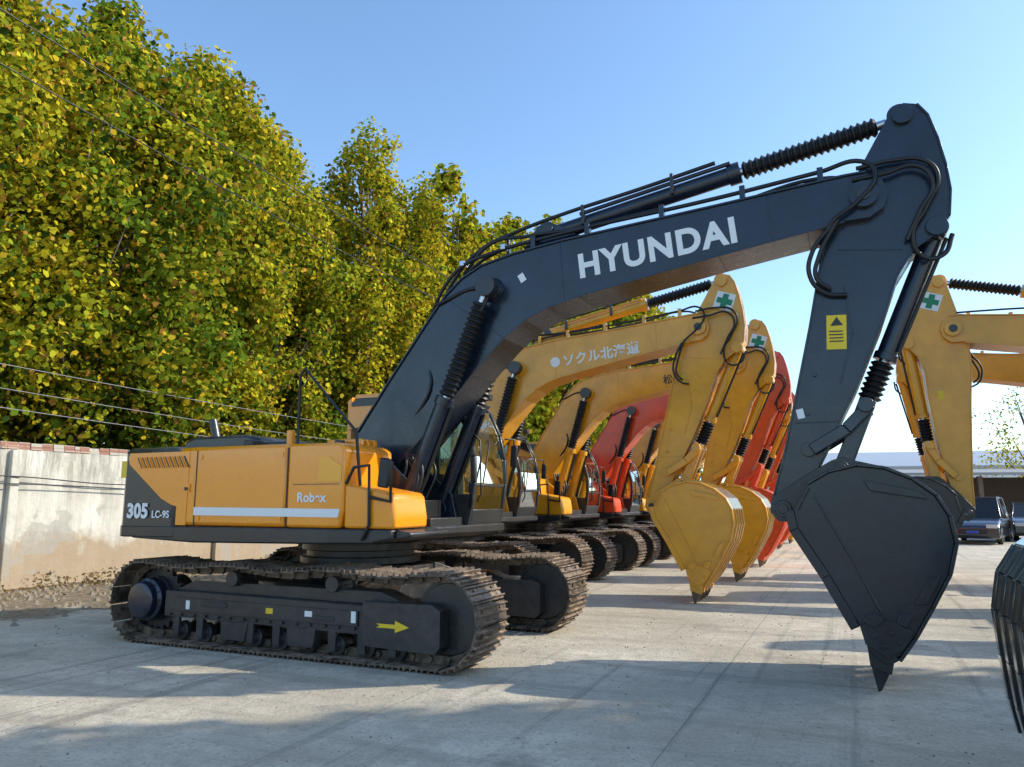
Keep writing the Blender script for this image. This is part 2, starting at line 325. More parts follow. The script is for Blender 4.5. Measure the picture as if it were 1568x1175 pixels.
def excavator(loc,heading,body,arm_mat,cwm,bmat,sx=1.0,main=False,arot=0.0,acc=None):
    par=empty('excavator',loc,heading)
    build_under(par)
    acc=acc or body
    u=MB()
    u.prism([(-2.55,1.24),(-1.5,1.20),(.2,1.22),(1.15,1.24),(1.42,1.30),(1.42,1.40),(-2.55,1.40)],-1.47,1.47,M_CHAR)
    u.prism([(1.42,1.28),(1.62,1.32),(1.62,1.37),(1.42,1.40)],-1.40,-.55,M_CHAR)
    u.finish('deck',par,.02)
    c=MB()
    rear=[(-1.80,-1.47),(-2.72,-1.47),(-2.86,-1.38),(-2.93,-1.15),(-3.0,-.6),(-3.03,0),(-3.0,.6),(-2.93,1.15),(-2.86,1.38),(-2.72,1.47),(-1.80,1.47)]
    c.prism(rear,1.27,2.40,cwm,'z'); c.finish('counterweight',par,.07)
    c=MB()
    c.prism([(x-.008 if x<-2 else x,y*1.004) for x,y in rear],1.25,1.40,M_CHAR,'z'); c.finish('counterweight_skirt',par,.02)
    b=MB()
    b.box(-1.80,-.035,-1.475,1.475,1.405,2.38,body)
    b.finish('engine_house',par,.05)
    b=MB()
    b.prism([(-.03,1.405),(.74,1.405),(.78,1.6),(.78,2.30),(.70,2.37),(-.03,2.375)],-1.48,-.50,body)
    b.finish('fuel_tank',par,.035)
    b=MB()
    b.prism([(.79,1.405),(1.46,1.405),(1.47,1.52),(1.43,1.76),(1.38,1.80),(.79,1.90)],-1.475,-.78,body)
    b.finish('tool_box',par,.03)
    if cwm is not body:
        b=MB()
        for ya,yb in ((-1.484,-1.468),(1.468,1.484)):
            b.prism([(-2.66,2.33),(-2.69,2.27),(-2.66,2.18),(-2.05,1.74),(-1.86,1.66),(-1.775,1.64),(-1.775,1.41),(-1.60,1.41),(-1.60,2.33)],ya,yb,body)
        b.finish('side_panel',par,.004)
    b=MB()
    for x in (-1.47,-.03+.0): b.box(x-.006,x+.006,-1.4815,-1.47,1.42,2.33,M_DSTK)
    b.box(.06,.72,-1.4835,-1.475,1.895,1.903,M_DSTK)
    for i in range(11):
        x=-2.52+i*.082
        b.prism([(x,2.27),(x+.028,2.27),(x+.115,2.13),(x+.087,2.13)],-1.489,-1.482,M_DSTK)
        if i<10: b.prism([(x+.036,2.27),(x+.05,2.27),(x+.137,2.13),(x+.123,2.13)],-1.50,-1.482,body)
    b.box(-1.66,-1.56,-1.492,-1.477,1.82,1.92,body); b.box(-1.64,-1.58,-1.497,-1.485,1.84,1.88,M_DSTK)
    for x in (-1.40,-.12): 
        for z in (1.50,2.25): b.box(x-.02,x+.02,-1.487,-1.474,z-.03,z+.03,body)
    b.finish('panel_details',par,0)
    t=MB()
    t.prism([(-2.35,2.38),(-.9,2.38),(-.98,2.52),(-1.2,2.57),(-2.1,2.57),(-2.28,2.52)],-.95,.6,M_CHAR)
    t.box(-1.2,-.5,-.9,.9,2.38,2.47,M_CHAR)
    t.finish('engine_hood',par,.04)
    t=MB(); t.lathe((-1.9,-.75,2.5),(-2.0,-.75,2.82),[(0,.06),(1,.055)],M_CHAR,14); t.box(-.9,-.75,-1.3,-1.1,2.38,2.46,M_DSTK); t.cyl((-.2,-1.25,2.37),(-.2,-1.25,2.56),.05,M_ORANGE if main else M_CHAR,12)
    t.cyl((.42,-1.1,2.36),(.42,-1.1,2.43),.06,M_CHAR,14)
    for k in range(3): t.box(.15,.65,-1.0+k*.14,-.93+k*.14,2.37,2.45,body)
    t.finish('exhaust_and_caps',par,.01)
    tubes('handrails',[[(-.05,-1.3,2.36),(-.05,-1.3,3.22),(.02,-1.3,3.30),(.80,-1.3,2.50),(.88,-1.3,1.85)],[(.8,-1.46,1.9),(.92,-1.49,2.08),(1.13,-1.5,2.1),(1.15,-1.5,1.45),(1.05,-1.5,1.28)],[(1.15,-1.5,1.75),(1.42,-1.5,1.70),(1.42,-1.5,2.0)]],.019,M_BLACK,par,False)
    t=MB(); t.prism([(1.30,1.86),(1.44,1.84),(1.47,2.16),(1.33,2.18)],-1.60,-1.56,M_BLACK); t.prism([(1.31,1.88),(1.43,1.86),(1.46,2.14),(1.34,2.16)],-1.56,-1.50,M_BLACK)
    t.finish('side_mirror',par,.02)
    t=MB()
    t.box(-.45,.75,-.45,.40,1.40,1.85,M_CHAR)
    for yy in (-.42,.36): t.prism([(-.3,1.4),(1.25,1.4),(1.15,1.8),(.62,2.25),(.35,2.38),(.1,2.28),(-.2,1.9)],yy,yy+.05,arm_mat)
    t.box(.7,1.3,-.42,.40,1.28,1.5,M_CHAR)
    t.cyl((.35,-.48,2.15),(.35,.46,2.15),.09,M_CHAR)
    for i in range(6): t.box(.5+.1*i,.56+.1*i,-.3,.25,1.5,1.62+.05*(i%3),M_BLACK)
    t.finish('boom_foot_bracket',par,.01)
    cabin(par,body,acc)
    BT=lambda x,z:(x*sx,z)
    prof=[(.08,2.02),(.05,2.25),(.10,2.60),(.55,3.22),(1.20,4.07),(1.40,4.31),(1.62,4.50),(1.90,4.64),(2.35,4.735),(2.987,4.81),(4.84,4.95),(6.12,5.055),(6.34,5.06),(6.48,4.97),(6.53,4.82),(6.48,4.67),(6.34,4.58),(6.10,4.575),(5.74,4.52),(4.82,4.386),(3.2,4.115),(2.80,4.02),(2.50,3.89),(2.206,3.69),(1.758,3.26),(.85,2.28),(.58,2.03),(.38,1.95)]
    b=MB(); b.prism([BT(*p) for p in prof],-.29,.29,arm_mat)
    top=prof[2:13]; bot=prof[17:26]
    b.strip([BT(*p) for p in top],.022,-.315,.315,arm_mat); b.strip([BT(*p) for p in bot],.022,-.315,.315,arm_mat)
    for yy in (-.36,.295):
        c0=BT(2.056,4.31); b.lathe((c0[0],yy,c0[1]),(c0[0],yy+.065,c0[1]),[(0,.13),(1,.16)],arm_mat,24)
        c0=BT(6.30,4.82); b.cyl((c0[0],yy+.0,c0[1]),(c0[0],yy+.065,c0[1]),.14,arm_mat,28); b.cyl((c0[0],yy-.015,c0[1]),(c0[0],yy+.08,c0[1]),.07,M_CHAR,18)
    for yy in (-.17,.12): b.prism([BT(*p) for p in [(2.35,4.72),(2.62,5.10),(2.75,5.15),(2.88,5.08),(3.3,4.83)]],yy,yy+.05,arm_mat)
    for xa,za,xb,zb in ((1.38,4.28,2.18,3.70),(2.95,4.80,3.0,4.09),(5.35,4.985,5.38,4.48)):
        b.strip([BT(xa,za),BT(xb,zb)],.014,-.296,-.289,arm_mat)
    b.finish('boom',par,.006)
    ax=-(1-sx)*6.28; PX,PZ=6.30*sx,4.82; ca,sa=math.cos(arot),math.sin(arot)
    def AT(x,z):
        dx,dz=x+ax-PX,z-PZ; return (PX+dx*ca-dz*sa, PZ+dx*sa+dz*ca)
    h=MB()
    tx=2.056*sx
    for yy in (-.44,.44):
        p0=Vector((.93,yy,1.60)); p1=Vector((tx,yy,4.31)); d=p1-p0
        h.cyl(p0,p0+d*.48,.105,arm_mat,22); h.cyl(p0+d*.47,p0+d*.505,.125,arm_mat,22); h.cyl(p0+d*.5,p0+d*.97,.05,M_ROD,16)
        h.bellows(p0+d*.51,p0+d*.93,.11,M_BLACK,.065)
        h.cyl((p0.x,yy-.09,p0.z),(p0.x,yy+.09,p0.z),.14,arm_mat,22); h.cyl((p1.x,yy-.08,p1.z),(p1.x,yy+.08,p1.z),.13,M_CHAR,22)
        h.cyl(p0+d*.05+Vector((.13,0,-.02)),p0+d*.47+Vector((.13,0,-.02)),.022,M_BLACK,10)
    q1=AT(6.70,5.715); q0=Vector((2.76*sx,0,5.03)); q1=Vector((q1[0],0,q1[1])); d=q1-q0
    h.cyl(q0,q0+d*.56,.10,arm_mat,22); h.cyl(q0+d*.55,q0+d*.585,.125,arm_mat,22); h.cyl(q0+d*.56,q0+d*.97,.05,M_ROD,16)
    h.bellows(q0+d*.59,q0+d*.945,.11,M_BLACK,.065); h.cyl((q1.x,-.12,q1.z),(q1.x,.12,q1.z),.12,arm_mat,20)
    h.cyl((q0.x,-.2,q0.z),(q0.x,.2,q0.z),.07,M_CHAR,16)
    h.cyl(q0+d*.1+Vector((0,-.1,.1)),q0+d*.56+Vector((0,-.1,.1)),.025,arm_mat,10)
    k0=AT(6.94,4.42); k1=AT(6.175,2.65); k0=Vector((k0[0],0,k0[1])); k1=Vector((k1[0],0,k1[1])); d=k1-k0
    h.cyl(k0,k0+d*.70,.095,arm_mat,22); h.cyl(k0+d*.69,k0+d*.73,.115,arm_mat,22); h.cyl(k0+d*.70,k0+d*.99,.05,M_ROD,16)
    h.bellows(k0+d*.74,k0+d*.95,.12,M_BLACK,.055); h.cyl((k0.x,-.2,k0.z),(k0.x,.2,k0.z),.11,arm_mat,18)
    h.cyl((k1.x,-.34,k1.z),(k1.x,.34,k1.z),.075,arm_mat,18)
    h.cyl(k0+d*.05+Vector((.13,-.06,0)),k0+d*.68+Vector((.10,-.06,-.02)),.02,M_BLACK,10)
    h.finish('hydraulic_cylinders',par,.005)
    aprof=[(6.575,5.66),(6.62,5.75),(6.74,5.80),(6.87,5.76),(6.96,5.62),(7.03,5.35),(7.08,5.05),(7.10,4.78),(7.07,4.52),(6.95,4.36),(6.72,4.20),(6.56,3.95),(6.374,3.443),(6.092,2.794),(5.72,2.08),(5.52,1.70),(5.47,1.55),(5.35,1.50),(5.24,1.56),(5.22,1.68),(5.38,2.22),(5.69,3.508),(5.85,4.25),(5.93,4.50),(6.25,5.10)]
    a=MB(); a.prism([AT(*p) for p in aprof],-.19,.19,arm_mat)
    a.strip([AT(*p) for p in aprof[9:15]],-.02,-.215,.215,arm_mat); a.strip([AT(*p) for p in aprof[19:25]],-.02,-.215,.215,arm_mat); a.strip([AT(*p) for p in aprof[3:9]],-.02,-.215,.215,arm_mat)
    for yy in (-.24,.19):
        for px,pz,r in ((6.72,5.66,.10),(6.94,4.42,.10),(5.62,2.23,.075)):
            c=AT(px,pz); a.cyl((c[0],yy,c[1]),(c[0],yy+.05,c[1]),r,arm_mat,22)
    a.strip([AT(6.05,3.9),AT(6.1,3.4),AT(5.95,2.9)],.015,-.205,-.19,arm_mat)
    a.strip([AT(6.02,4.30),AT(6.62,4.22)],.012,-.196,-.189,arm_mat); a.strip([AT(6.42,5.1),AT(7.02,5.05)],.012,-.196,-.189,arm_mat); a.strip([AT(5.5,2.5),AT(5.93,2.5)],.012,-.196,-.189,arm_mat)
    for zz in (3.0,3.9,2.6):
        c=AT(5.72+.22*(zz-3),zz); a.cyl((c[0],-.215,c[1]),(c[0],-.19,c[1]),.022,arm_mat,8)
    a.finish('arm',par,.006)
    BK=AT
    L=MB(); kp=BK(5.92,2.03)
    for yy in (-.30,.25):
        L.strip([AT(5.62,2.27),AT(5.95,2.47),AT(6.175,2.70)],-.12,yy,yy+.05,arm_mat)
    w=Vector((kp[0]-k1.x,kp[1]-k1.z)).normalized()*.08; px=Vector((-w.y,w.x))
    for yy in (-.20,.08): L.prism([(k1.x+px.x-w.x,k1.z+px.y-w.y),(k1.x-px.x-w.x,k1.z-px.y-w.y),(kp[0]-px.x+w.x,kp[1]-px.y+w.y),(kp[0]+px.x+w.x,kp[1]+px.y+w.y)],yy,yy+.12,arm_mat)
    L.finish('bucket_linkage',par,.012)
    bk=bucket_geo(BK,bmat,M_TIP if not main else M_BUCKET); bk.finish('bucket',par,.007)
    H=[[(1.0,-.1,3.9),(1.35,-.28,4.42),(1.62,-.28,4.68),(2.0,-.26,4.80),(2.9,-.25,4.92),(4.8,-.25,5.06),(5.9,-.25,5.17),(6.3,-.28,5.20),(6.42,-.35,5.0),(6.25,-.37,4.75),(5.98,-.36,4.55),(5.86,-.28,4.35)],
       [(1.0,.05,3.95),(1.4,-.05,4.62),(1.8,-.08,4.95),(2.3,-.1,5.1),(2.9,-.12,5.22),(3.9,-.12,5.38),(4.8,-.12,5.54)],
       [(1.1,.1,3.95),(1.5,.1,4.7),(2.1,.1,4.98),(3,.15,5.0),(4.9,.15,5.12),(6.0,.15,5.25),(6.3,.2,5.15)],
       [(1.6,-.2,4.6),(2.0,-.22,4.95),(2.5,-.2,4.98),(3.1,-.2,4.98),(4.2,-.2,5.06)],
       [(6.25,-.3,5.12),(6.6,-.26,5.16),(6.88,-.27,5.10),(6.98,-.27,4.92),(6.86,-.27,4.62),(6.72,-.26,4.35),(6.80,-.2,4.12),(6.98,-.14,4.14),(7.08,-.1,4.35)],
       [(6.2,-.3,5.0),(6.5,-.29,5.02),(6.80,-.29,5.05),(6.93,-.29,4.86),(6.80,-.29,4.58),(6.66,-.26,4.3)],
       [(6.0,-.35,4.55),(5.78,-.33,4.28),(5.74,-.3,4.02),(5.88,-.25,3.84),(6.08,-.24,3.80)],
       [(6.05,-.35,4.6),(5.84,-.33,4.22),(5.80,-.3,4.0),(5.92,-.25,3.88)],
       [(1.25,-.31,4.2),(1.9,-.33,4.35),(2.06,-.45,4.2),(2.0,-.5,4.0)]]
    def HT(x,y,z):
        if x<6: return (x*sx,y,z)
        c=AT(x,z); return (c[0],y,c[1])
    tubes('hydraulic_hoses',[[HT(*p) for p in ln] for ln in H],.024 if main else .018,M_BLACK,par)
    tubes('valve_hoses',[[(.7+.06*i,-.35+.1*i,1.75),(.85+.05*i,-.3+.1*i,2.1),(.8,-.25+.1*i,2.5),(1.2,-.3+.1*i,3.2-.1*i),(1.0,-.2,3.6)] for i in range(5)]+[[(.9,-.5+.05*i,1.45),(1.05+.05*i,-.55,1.7),(1.1+.04*i,-.5,2.0+.1*i),(.95,-.46,2.3)] for i in range(3)],.02,M_BLACK,par)
    cl=MB()
    for x,z in ((2.6,4.80),(3.3,4.87),(4.2,4.94),(5.1,5.01),(5.9,5.07)): cl.box(x*sx-.03,x*sx+.03,-.29,-.2,z-.02,z+.14,arm_mat)
    for x,z in ((2.2,4.85),(3.2,5.15),(4.3,5.35)): cl.box(x*sx-.02,x*sx+.02,-.15,-.08,z-.1,z+.15,M_CHAR)
    for x,z in ((1.62,4.70),(2.2,4.84)): cl.box(x*sx-.03,x*sx+.03,-.31,-.2,z-.02,z+.05,M_ROD)
    cl.finish('hose_clamps',par,.006)
    return par,AT

def sticker(par,name,pts,y,mat,th=.003):
    m=MB(); m.prism(pts,y-th,y,mat); return m.finish(name,par,0,False)
def sq(cx,cz,w,h,rot=0):
    c,s=math.cos(rot),math.sin(rot); return [(cx+c*a-s*b,cz+s*a+c*b) for a,b in ((-w/2,-h/2),(w/2,-h/2),(w/2,h/2),(-w/2,h/2))]
def cross_decal(par,c,rot,y,back=1):
    cx,cz=c
    for nm,w,h,mt,dy in (('safety_decal_white',.34,.32,M_WHITE,0),('safety_decal_green_h',.28,.10,M_GREEN,.004),('safety_decal_green_v',.10,.27,M_GREEN,.008)):
        m=MB(); yy=y+back*dy; m.prism(sq(cx,cz,w,h,rot),yy,yy+back*.003,mt); m.finish(nm,par,0,False)

main,_=excavator(yard(0,0),-HD,M_ORANGE,M_NAVY,M_CW,M_BUCKET,1.0,True)
text('boom_lettering','HYUNDAI',.40,(3.20,-.294,4.33),.102,M_WHITE,main,.015,.955,1.12)
text('model_lettering','305',.25,(-2.64,-1.487,1.50),0,M_WHITE,main,.011,.98)
text('model_lettering_small','LC-9S',.125,(-2.19,-1.487,1.50),0,M_WHITE,main,.003,.95)
text('side_lettering','Robex',.15,(.13,-1.486,1.70),0,M_WHITE,main,.004,1)
sticker(main,'side_stripe',[(-1.47,1.535),(.72,1.525),(.74,1.62),(-1.47,1.635)],-1.4845,M_WHITE)
sticker(main,'warning_label',sq(5.955,3.43,.19,.36,-.05),-.194,M_YSTK); sticker(main,'warning_triangle',[(5.90,3.50),(6.02,3.50),(5.965,3.59)],-.198,M_DSTK)
for k in range(4): sticker(main,'warning_text',sq(5.95,3.44-.035*k,.13,.012,-.05),-.198,M_DSTK)
sticker(main,'arm_label',sq(5.56,2.6,.07,.10,.2),-.194,M_WHITE)
sticker(main,'boom_label',sq(2.46,4.42,.08,.11,.5),-.294,M_WHITE)
sticker(main,'rear_label',sq(-2.77,2.12,.09,.22),-1.474,M_YSTK)
yo=-1.33-.285
sticker(main,'travel_arrow',[(1.36,.40),(1.59,.40),(1.59,.36),(1.76,.42),(1.59,.48),(1.59,.44),(1.36,.44),(1.40,.42)],yo,M_YSTK)
yo=-1.33-.262
for x,mt,w,h in ((-1.35,M_WHITE,.06,.1),(-.1,M_YSTK,.1,.06),(.45,M_WHITE,.1,.06),(1.05,M_WHITE,.06,.12)): sticker(main,'frame_label',sq(x,.48,w,h),yo,mt)
sticker(main,'tank_sunlit_patch',[(.42,1.93),(.745,1.93),(.745,2.10),(.56,2.22),(.42,2.2)],-1.4845,M_ORANGE_SUNLIT)  # flat lighter patch, painted to look like a sunlit bevel on the tank

row=[(-1.65,5.3,M_YEL,M_YEL,M_YEL),(-1.5,9.2,M_YEL2,M_YEL2,M_YEL2),(-1.45,13.2,M_RED,M_RED,M_RED),(-1.7,17.3,M_YEL2,M_YEL2,M_YEL2),(-1.7,21.3,M_RED,M_RED,M_RED),(-1.6,25.3,M_YEL2,M_YEL2,M_YEL2)]
exs=[]
for (x,y,bm_,am,bk) in row:
    e,A=excavator(yard(x,y),-HD,bm_,am,M_CHAR,bk,.84); exs.append((e,A))
e,A=exs[0]; text('boom_lettering','ソクル北海道',.25,(2.68,-.294,4.31),.10,M_WHITE,e,.006,1); cross_decal(e,A(6.76,5.28),-.35,-.194,-1)
sticker(e,'arm_label',sq(*A(5.95,3.9),.1,.16),-.194,M_YSTK)
m=MB(); m.cyl((2.52,-.294,4.39),(2.52,-.297,4.39),.10,M_WHITE,24); m.finish('round_logo',e)
e,A=exs[1]; text('boom_lettering','松田建設',.24,(3.6,-.294,4.44),.10,M_DSTK,e,.004,1); cross_decal(e,A(6.76,5.28),-.35,-.194,-1)
sticker(e,'arm_label',sq(*A(5.95,3.9),.1,.16),-.194,M_YSTK)
rp=[]
for k,(x,y,mm) in enumerate(((13.0,11.5,M_YEL),(14.7,15.1,M_YEL2),(17.2,7.2,M_YEL))):
    e,A=excavator((x,y,0),math.pi-HD,mm,mm,M_CHAR,M_BUCKET if k==0 else mm,.84,arot=.30 if k==0 else .22); rp.append((e,A))
e,A=rp[0]
cross_decal(e,A(6.76,5.28),.35,.192,1)
m=MB(); m.prism(sq(*A(6.2,3.6),.1,.16),.191,.194,M_YSTK); m.finish('arm_label',e,0,False)

eb=empty('excavator_bucket',(4.02,4.0,0),math.pi-HD)
M_GLOSS=paint('gloss_black_paint',(.009,.010,.012),.16,.08,coat=.9,var=.3,bmp=.25)
def TB(x,z):
    dx,dz=x-5.35,z-1.63; c,s=math.cos(.436),math.sin(.436)
    return ((dx*c-dz*s)*.82,.965+(dx*s+dz*c)*.82)
bb=bucket_geo(TB,M_GLOSS,M_GLOSS,.53); bb.finish('bucket_shell',eb,.012)

# ---------------------------------------------------------------- ground
def ground():
    m,nt,p=nodes_of('concrete_ground'); co=objco(nt)
    rot=nt.nodes.new('ShaderNodeMapping'); rot.inputs['Rotation'].default_value=(0,0,HD); nt.links.new(co,rot.inputs[0]); rc=rot.outputs[0]
    x,y,z=sepxyz(nt,rc)
    n0=noise(nt,.33,4,.65,co); n1=noise(nt,2.1,4,.75,co); n2=noise(nt,30,4,.8,co); n3=noise(nt,8,4,.78,co)
    base=mix(nt,ramp(nt,n0,.36,.62),(.47,.41,.31),(.72,.64,.51))
    base=mix(nt,math_(nt,'MULTIPLY',ramp(nt,n1,.44,.60),.65),base,(.48,.42,.32))
    base=mix(nt,math_(nt,'MULTIPLY',ramp(nt,n3,.50,.64),.5),base,(.36,.31,.23))
    base=mix(nt,math_(nt,'MULTIPLY',ramp(nt,n2,.50,.66),.6),base,(.23,.20,.155))
    st=nt.nodes.new('ShaderNodeMapping'); st.inputs['Scale'].default_value=(.22,1.8,1); nt.links.new(rc,st.inputs[0])
    base=mix(nt,math_(nt,'MULTIPLY',ramp(nt,noise(nt,1.1,4,.7,st.outputs[0]),.50,.64),.5),base,(.31,.275,.215))
    st2=nt.nodes.new('ShaderNodeMapping'); st2.inputs['Rotation'].default_value=(0,0,.5); st2.inputs['Scale'].default_value=(5.0,.12,1); nt.links.new(rc,st2.inputs[0])
    base=mix(nt,math_(nt,'MULTIPLY',ramp(nt,noise(nt,1.0,3,.6,st2.outputs[0]),.58,.66),.42),base,(.20,.18,.15))
    base=mix(nt,math_(nt,'MULTIPLY',ramp(nt,noise(nt,.75,4,.6,rc),.60,.68),.45),base,(.20,.175,.14))
    wob=math_(nt,'MULTIPLY',n1,.03)
    def joint(c,per,off):
        f=math_(nt,'FRACT',math_(nt,'DIVIDE',math_(nt,'ADD',math_(nt,'ADD',c,wob),off),per))
        return math_(nt,'LESS_THAN',math_(nt,'MULTIPLY',f,per),.014)
    j=math_(nt,'MAXIMUM',joint(x,6.0,1.3),joint(y,5.0,2.0))
    base=mix(nt,math_(nt,'MULTIPLY',j,.5),base,(.14,.13,.11))
    offx=ORG[0]*CH-ORG[1]*SH
    yx=math_(nt,'SUBTRACT',x,offx)
    edge=math_(nt,'MULTIPLY_ADD',noise(nt,.8,4,.65,co),6.5,-8.5)
    soil=ramp(nt,math_(nt,'SUBTRACT',edge,yx),0.0,.5)
    sc=mix(nt,ramp(nt,n3,.35,.65),(.10,.075,.05),(.36,.27,.17))
    base=mix(nt,soil,base,sc)
    nt.links.new(base,p.inputs['Base Color']); p.inputs['Roughness'].default_value=.85
    h=math_(nt,'ADD',math_(nt,'MULTIPLY',n2,.6),n3)
    h=math_(nt,'ADD',h,math_(nt,'MULTIPLY',math_(nt,'MULTIPLY',soil,n3),4))
    bump(nt,p,h,1.0,.018)
    me=bpy.data.meshes.new('ground'); S=600
    me.from_pydata([(-S,-S,0),(S,-S,0),(S,S,0),(-S,S,0)],[],[[0,1,2,3]]); me.materials.append(m)
    o=bpy.data.objects.new('ground',me); COL.objects.link(o)
    rng=np.random.default_rng(21); g=MB(); gm=plain('grit',(.24,.19,.13),.9,nscale=8,var=.4)
    def clod(x,y,s):
        v=[(x+s*a*rng.uniform(.6,1.2),y+s*b*rng.uniform(.6,1.2),s*c*rng.uniform(.5,.9)) for a,b,c in ((1,0,0),(.3,.9,0),(-.8,.5,0),(-.7,-.6,0),(.4,-.9,0),(0,0,1))]
        g.add(v,[[0,1,5],[1,2,5],[2,3,5],[3,4,5],[4,0,5]],gm)
    for i in range(3000):
        q=yard(-8.9+abs(rng.normal())*2.0,rng.uniform(-5,30)); clod(q[0],q[1],rng.uniform(.01,.09))
    for i in range(2200):
        clod(rng.uniform(-6,9),rng.uniform(4,22),rng.uniform(.004,.016))
    g.finish('grit',None,0,False)
ground()

# ---------------------------------------------------------------- wall
def wall():
    m,nt,p=nodes_of('weathered_plaster'); co=objco(nt); x,y,z=sepxyz(nt,co)
    base=mix(nt,ramp(nt,noise(nt,1.1,4,.65,co),.3,.7),(.46,.43,.36),(.68,.65,.57))
    mp=nt.nodes.new('ShaderNodeMapping'); mp.inputs['Scale'].default_value=(1,3.0,.35); nt.links.new(co,mp.inputs[0])
    streak=ramp(nt,noise(nt,1.6,4,.75,mp.outputs[0]),.42,.60)
    hi2=math_(nt,'MAXIMUM',math_(nt,'MULTIPLY',math_(nt,'SUBTRACT',z,1.2),.6),.3); base=mix(nt,math_(nt,'MULTIPLY',math_(nt,'MULTIPLY',streak,hi2),.9),base,(.18,.165,.14))
    nn=noise(nt,1.5,4,.7,co)
    lowf=ramp(nt,math_(nt,'ADD',z,math_(nt,'MULTIPLY',nn,-1.5)),.0,.30,(1,1,1,1),(0,0,0,1))
    base=mix(nt,math_(nt,'MULTIPLY',lowf,.8),base,(.34,.24,.14))
    pa=ramp(nt,noise(nt,.7,4,.75,co),.56,.60); base=mix(nt,math_(nt,'MULTIPLY',pa,.65),base,(.34,.32,.28))
    nt.links.new(base,p.inputs['Base Color']); p.inputs['Roughness'].default_value=.9
    bump(nt,p,noise(nt,6,4,.7,co),.6,.03)
    br,nt,p=nodes_of('brick_coping'); co=objco(nt); b=nt.nodes.new('ShaderNodeTexBrick'); b.inputs['Scale'].default_value=1
    b.inputs['Color1'].default_value=(.30,.13,.09,1); b.inputs['Color2'].default_value=(.36,.22,.16,1); b.inputs['Mortar'].default_value=(.42,.38,.32,1)
    b.inputs['Brick Width'].default_value=.24; b.inputs['Row Height'].default_value=.065; b.inputs['Mortar Size'].default_value=.008
    mp=nt.nodes.new('ShaderNodeMapping'); mp.inputs['Rotation'].default_value=(math.radians(90),0,math.radians(90)); nt.links.new(co,mp.inputs[0]); nt.links.new(mp.outputs[0],b.inputs['Vector'])
    nt.links.new(b.outputs[0],p.inputs['Base Color']); p.inputs['Roughness'].default_value=.9
    par=empty('boundary_wall',yard(-9.35,0),-HD)
    w=MB(); w.box(-.12,.12,-14,75,0,2.74,m); w.finish('wall_panel',par)
    rr=random.Random(7); w=MB(); y=-14
    while y<75:
        l=rr.choice((.12,.24,.24)); 
        w.box(-.15+rr.uniform(0,.02),.15-rr.uniform(0,.03),y,y+l-.012,2.742,2.80+rr.uniform(0,.008),br)
        if rr.random()>.06: w.box(-.12,.13-rr.uniform(0,.03),y,y+l-.012,2.812,2.875+rr.uniform(0,.012),br)
        y+=l
    w.box(-.11,.10,-14,75,2.742,2.86,m)
    w.finish('coping',par)
    w=MB()
    for k in range(-2,14): y=1.15+5.4*k; w.box(.12,.24,y-.09,y+.09,0,2.72,m)
    w.finish('pilasters',par,.015)
    tubes('wall_cable',[[(.27,-10+i*2.7,2.2-(.12 if i%2 else 0)) for i in range(28)],[(.28,-10+i*5.4,2.05-(i%2)*.12) for i in range(14)]],.012,M_BLACK,par)
wall()

# ---------------------------------------------------------------- trees
def leafmat(name,trans=.35):
    m=bpy.data.materials.new(name); m.use_nodes=True; nt=m.node_tree; nt.nodes.clear()
    o=nt.nodes.new('ShaderNodeOutputMaterial'); at=nt.nodes.new('ShaderNodeAttribute'); at.attribute_name='leafcol'
    d=nt.nodes.new('ShaderNodeBsdfDiffuse')
    t=nt.nodes.new('ShaderNodeBsdfTranslucent'); x=nt.nodes.new('ShaderNodeMixShader'); x.inputs[0].default_value=trans
    nt.links.new(at.outputs['Color'],d.inputs[0]); nt.links.new(at.outputs['Color'],t.inputs[0])
    nt.links.new(d.outputs[0],x.inputs[1]); nt.links.new(t.outputs[0],x.inputs[2]); nt.links.new(x.outputs[0],o.inputs[0]); return m
M_LEAF=leafmat('autumn_leaves',.35)
M_BARK=paint('bark',(.24,.21,.17),.9,.2,coat=0,var=.4,bmp=.5)
def leaf_arrays(rng,cen,nrm,size,cols):
    n=len(cen)
    a=rng.normal(size=(n,3)); nn=nrm+rng.normal(size=(n,3))*.75; nn/=np.linalg.norm(nn,axis=1,keepdims=True)
    t=np.cross(nn,a); t/=np.linalg.norm(t,axis=1,keepdims=True); s=np.cross(nn,t)
    L=size[:,None]; 
    v=np.empty((n,5,3)); v[:,0]=cen-t*L*.5; v[:,1]=cen+s*L*.42-t*L*.05+nn*L*.10; v[:,2]=cen+s*L*.16+t*L*.5; v[:,3]=cen-s*L*.2+t*L*.46; v[:,4]=cen-s*L*.42-t*L*.05+nn*L*.10
    return v.reshape(-1,3)
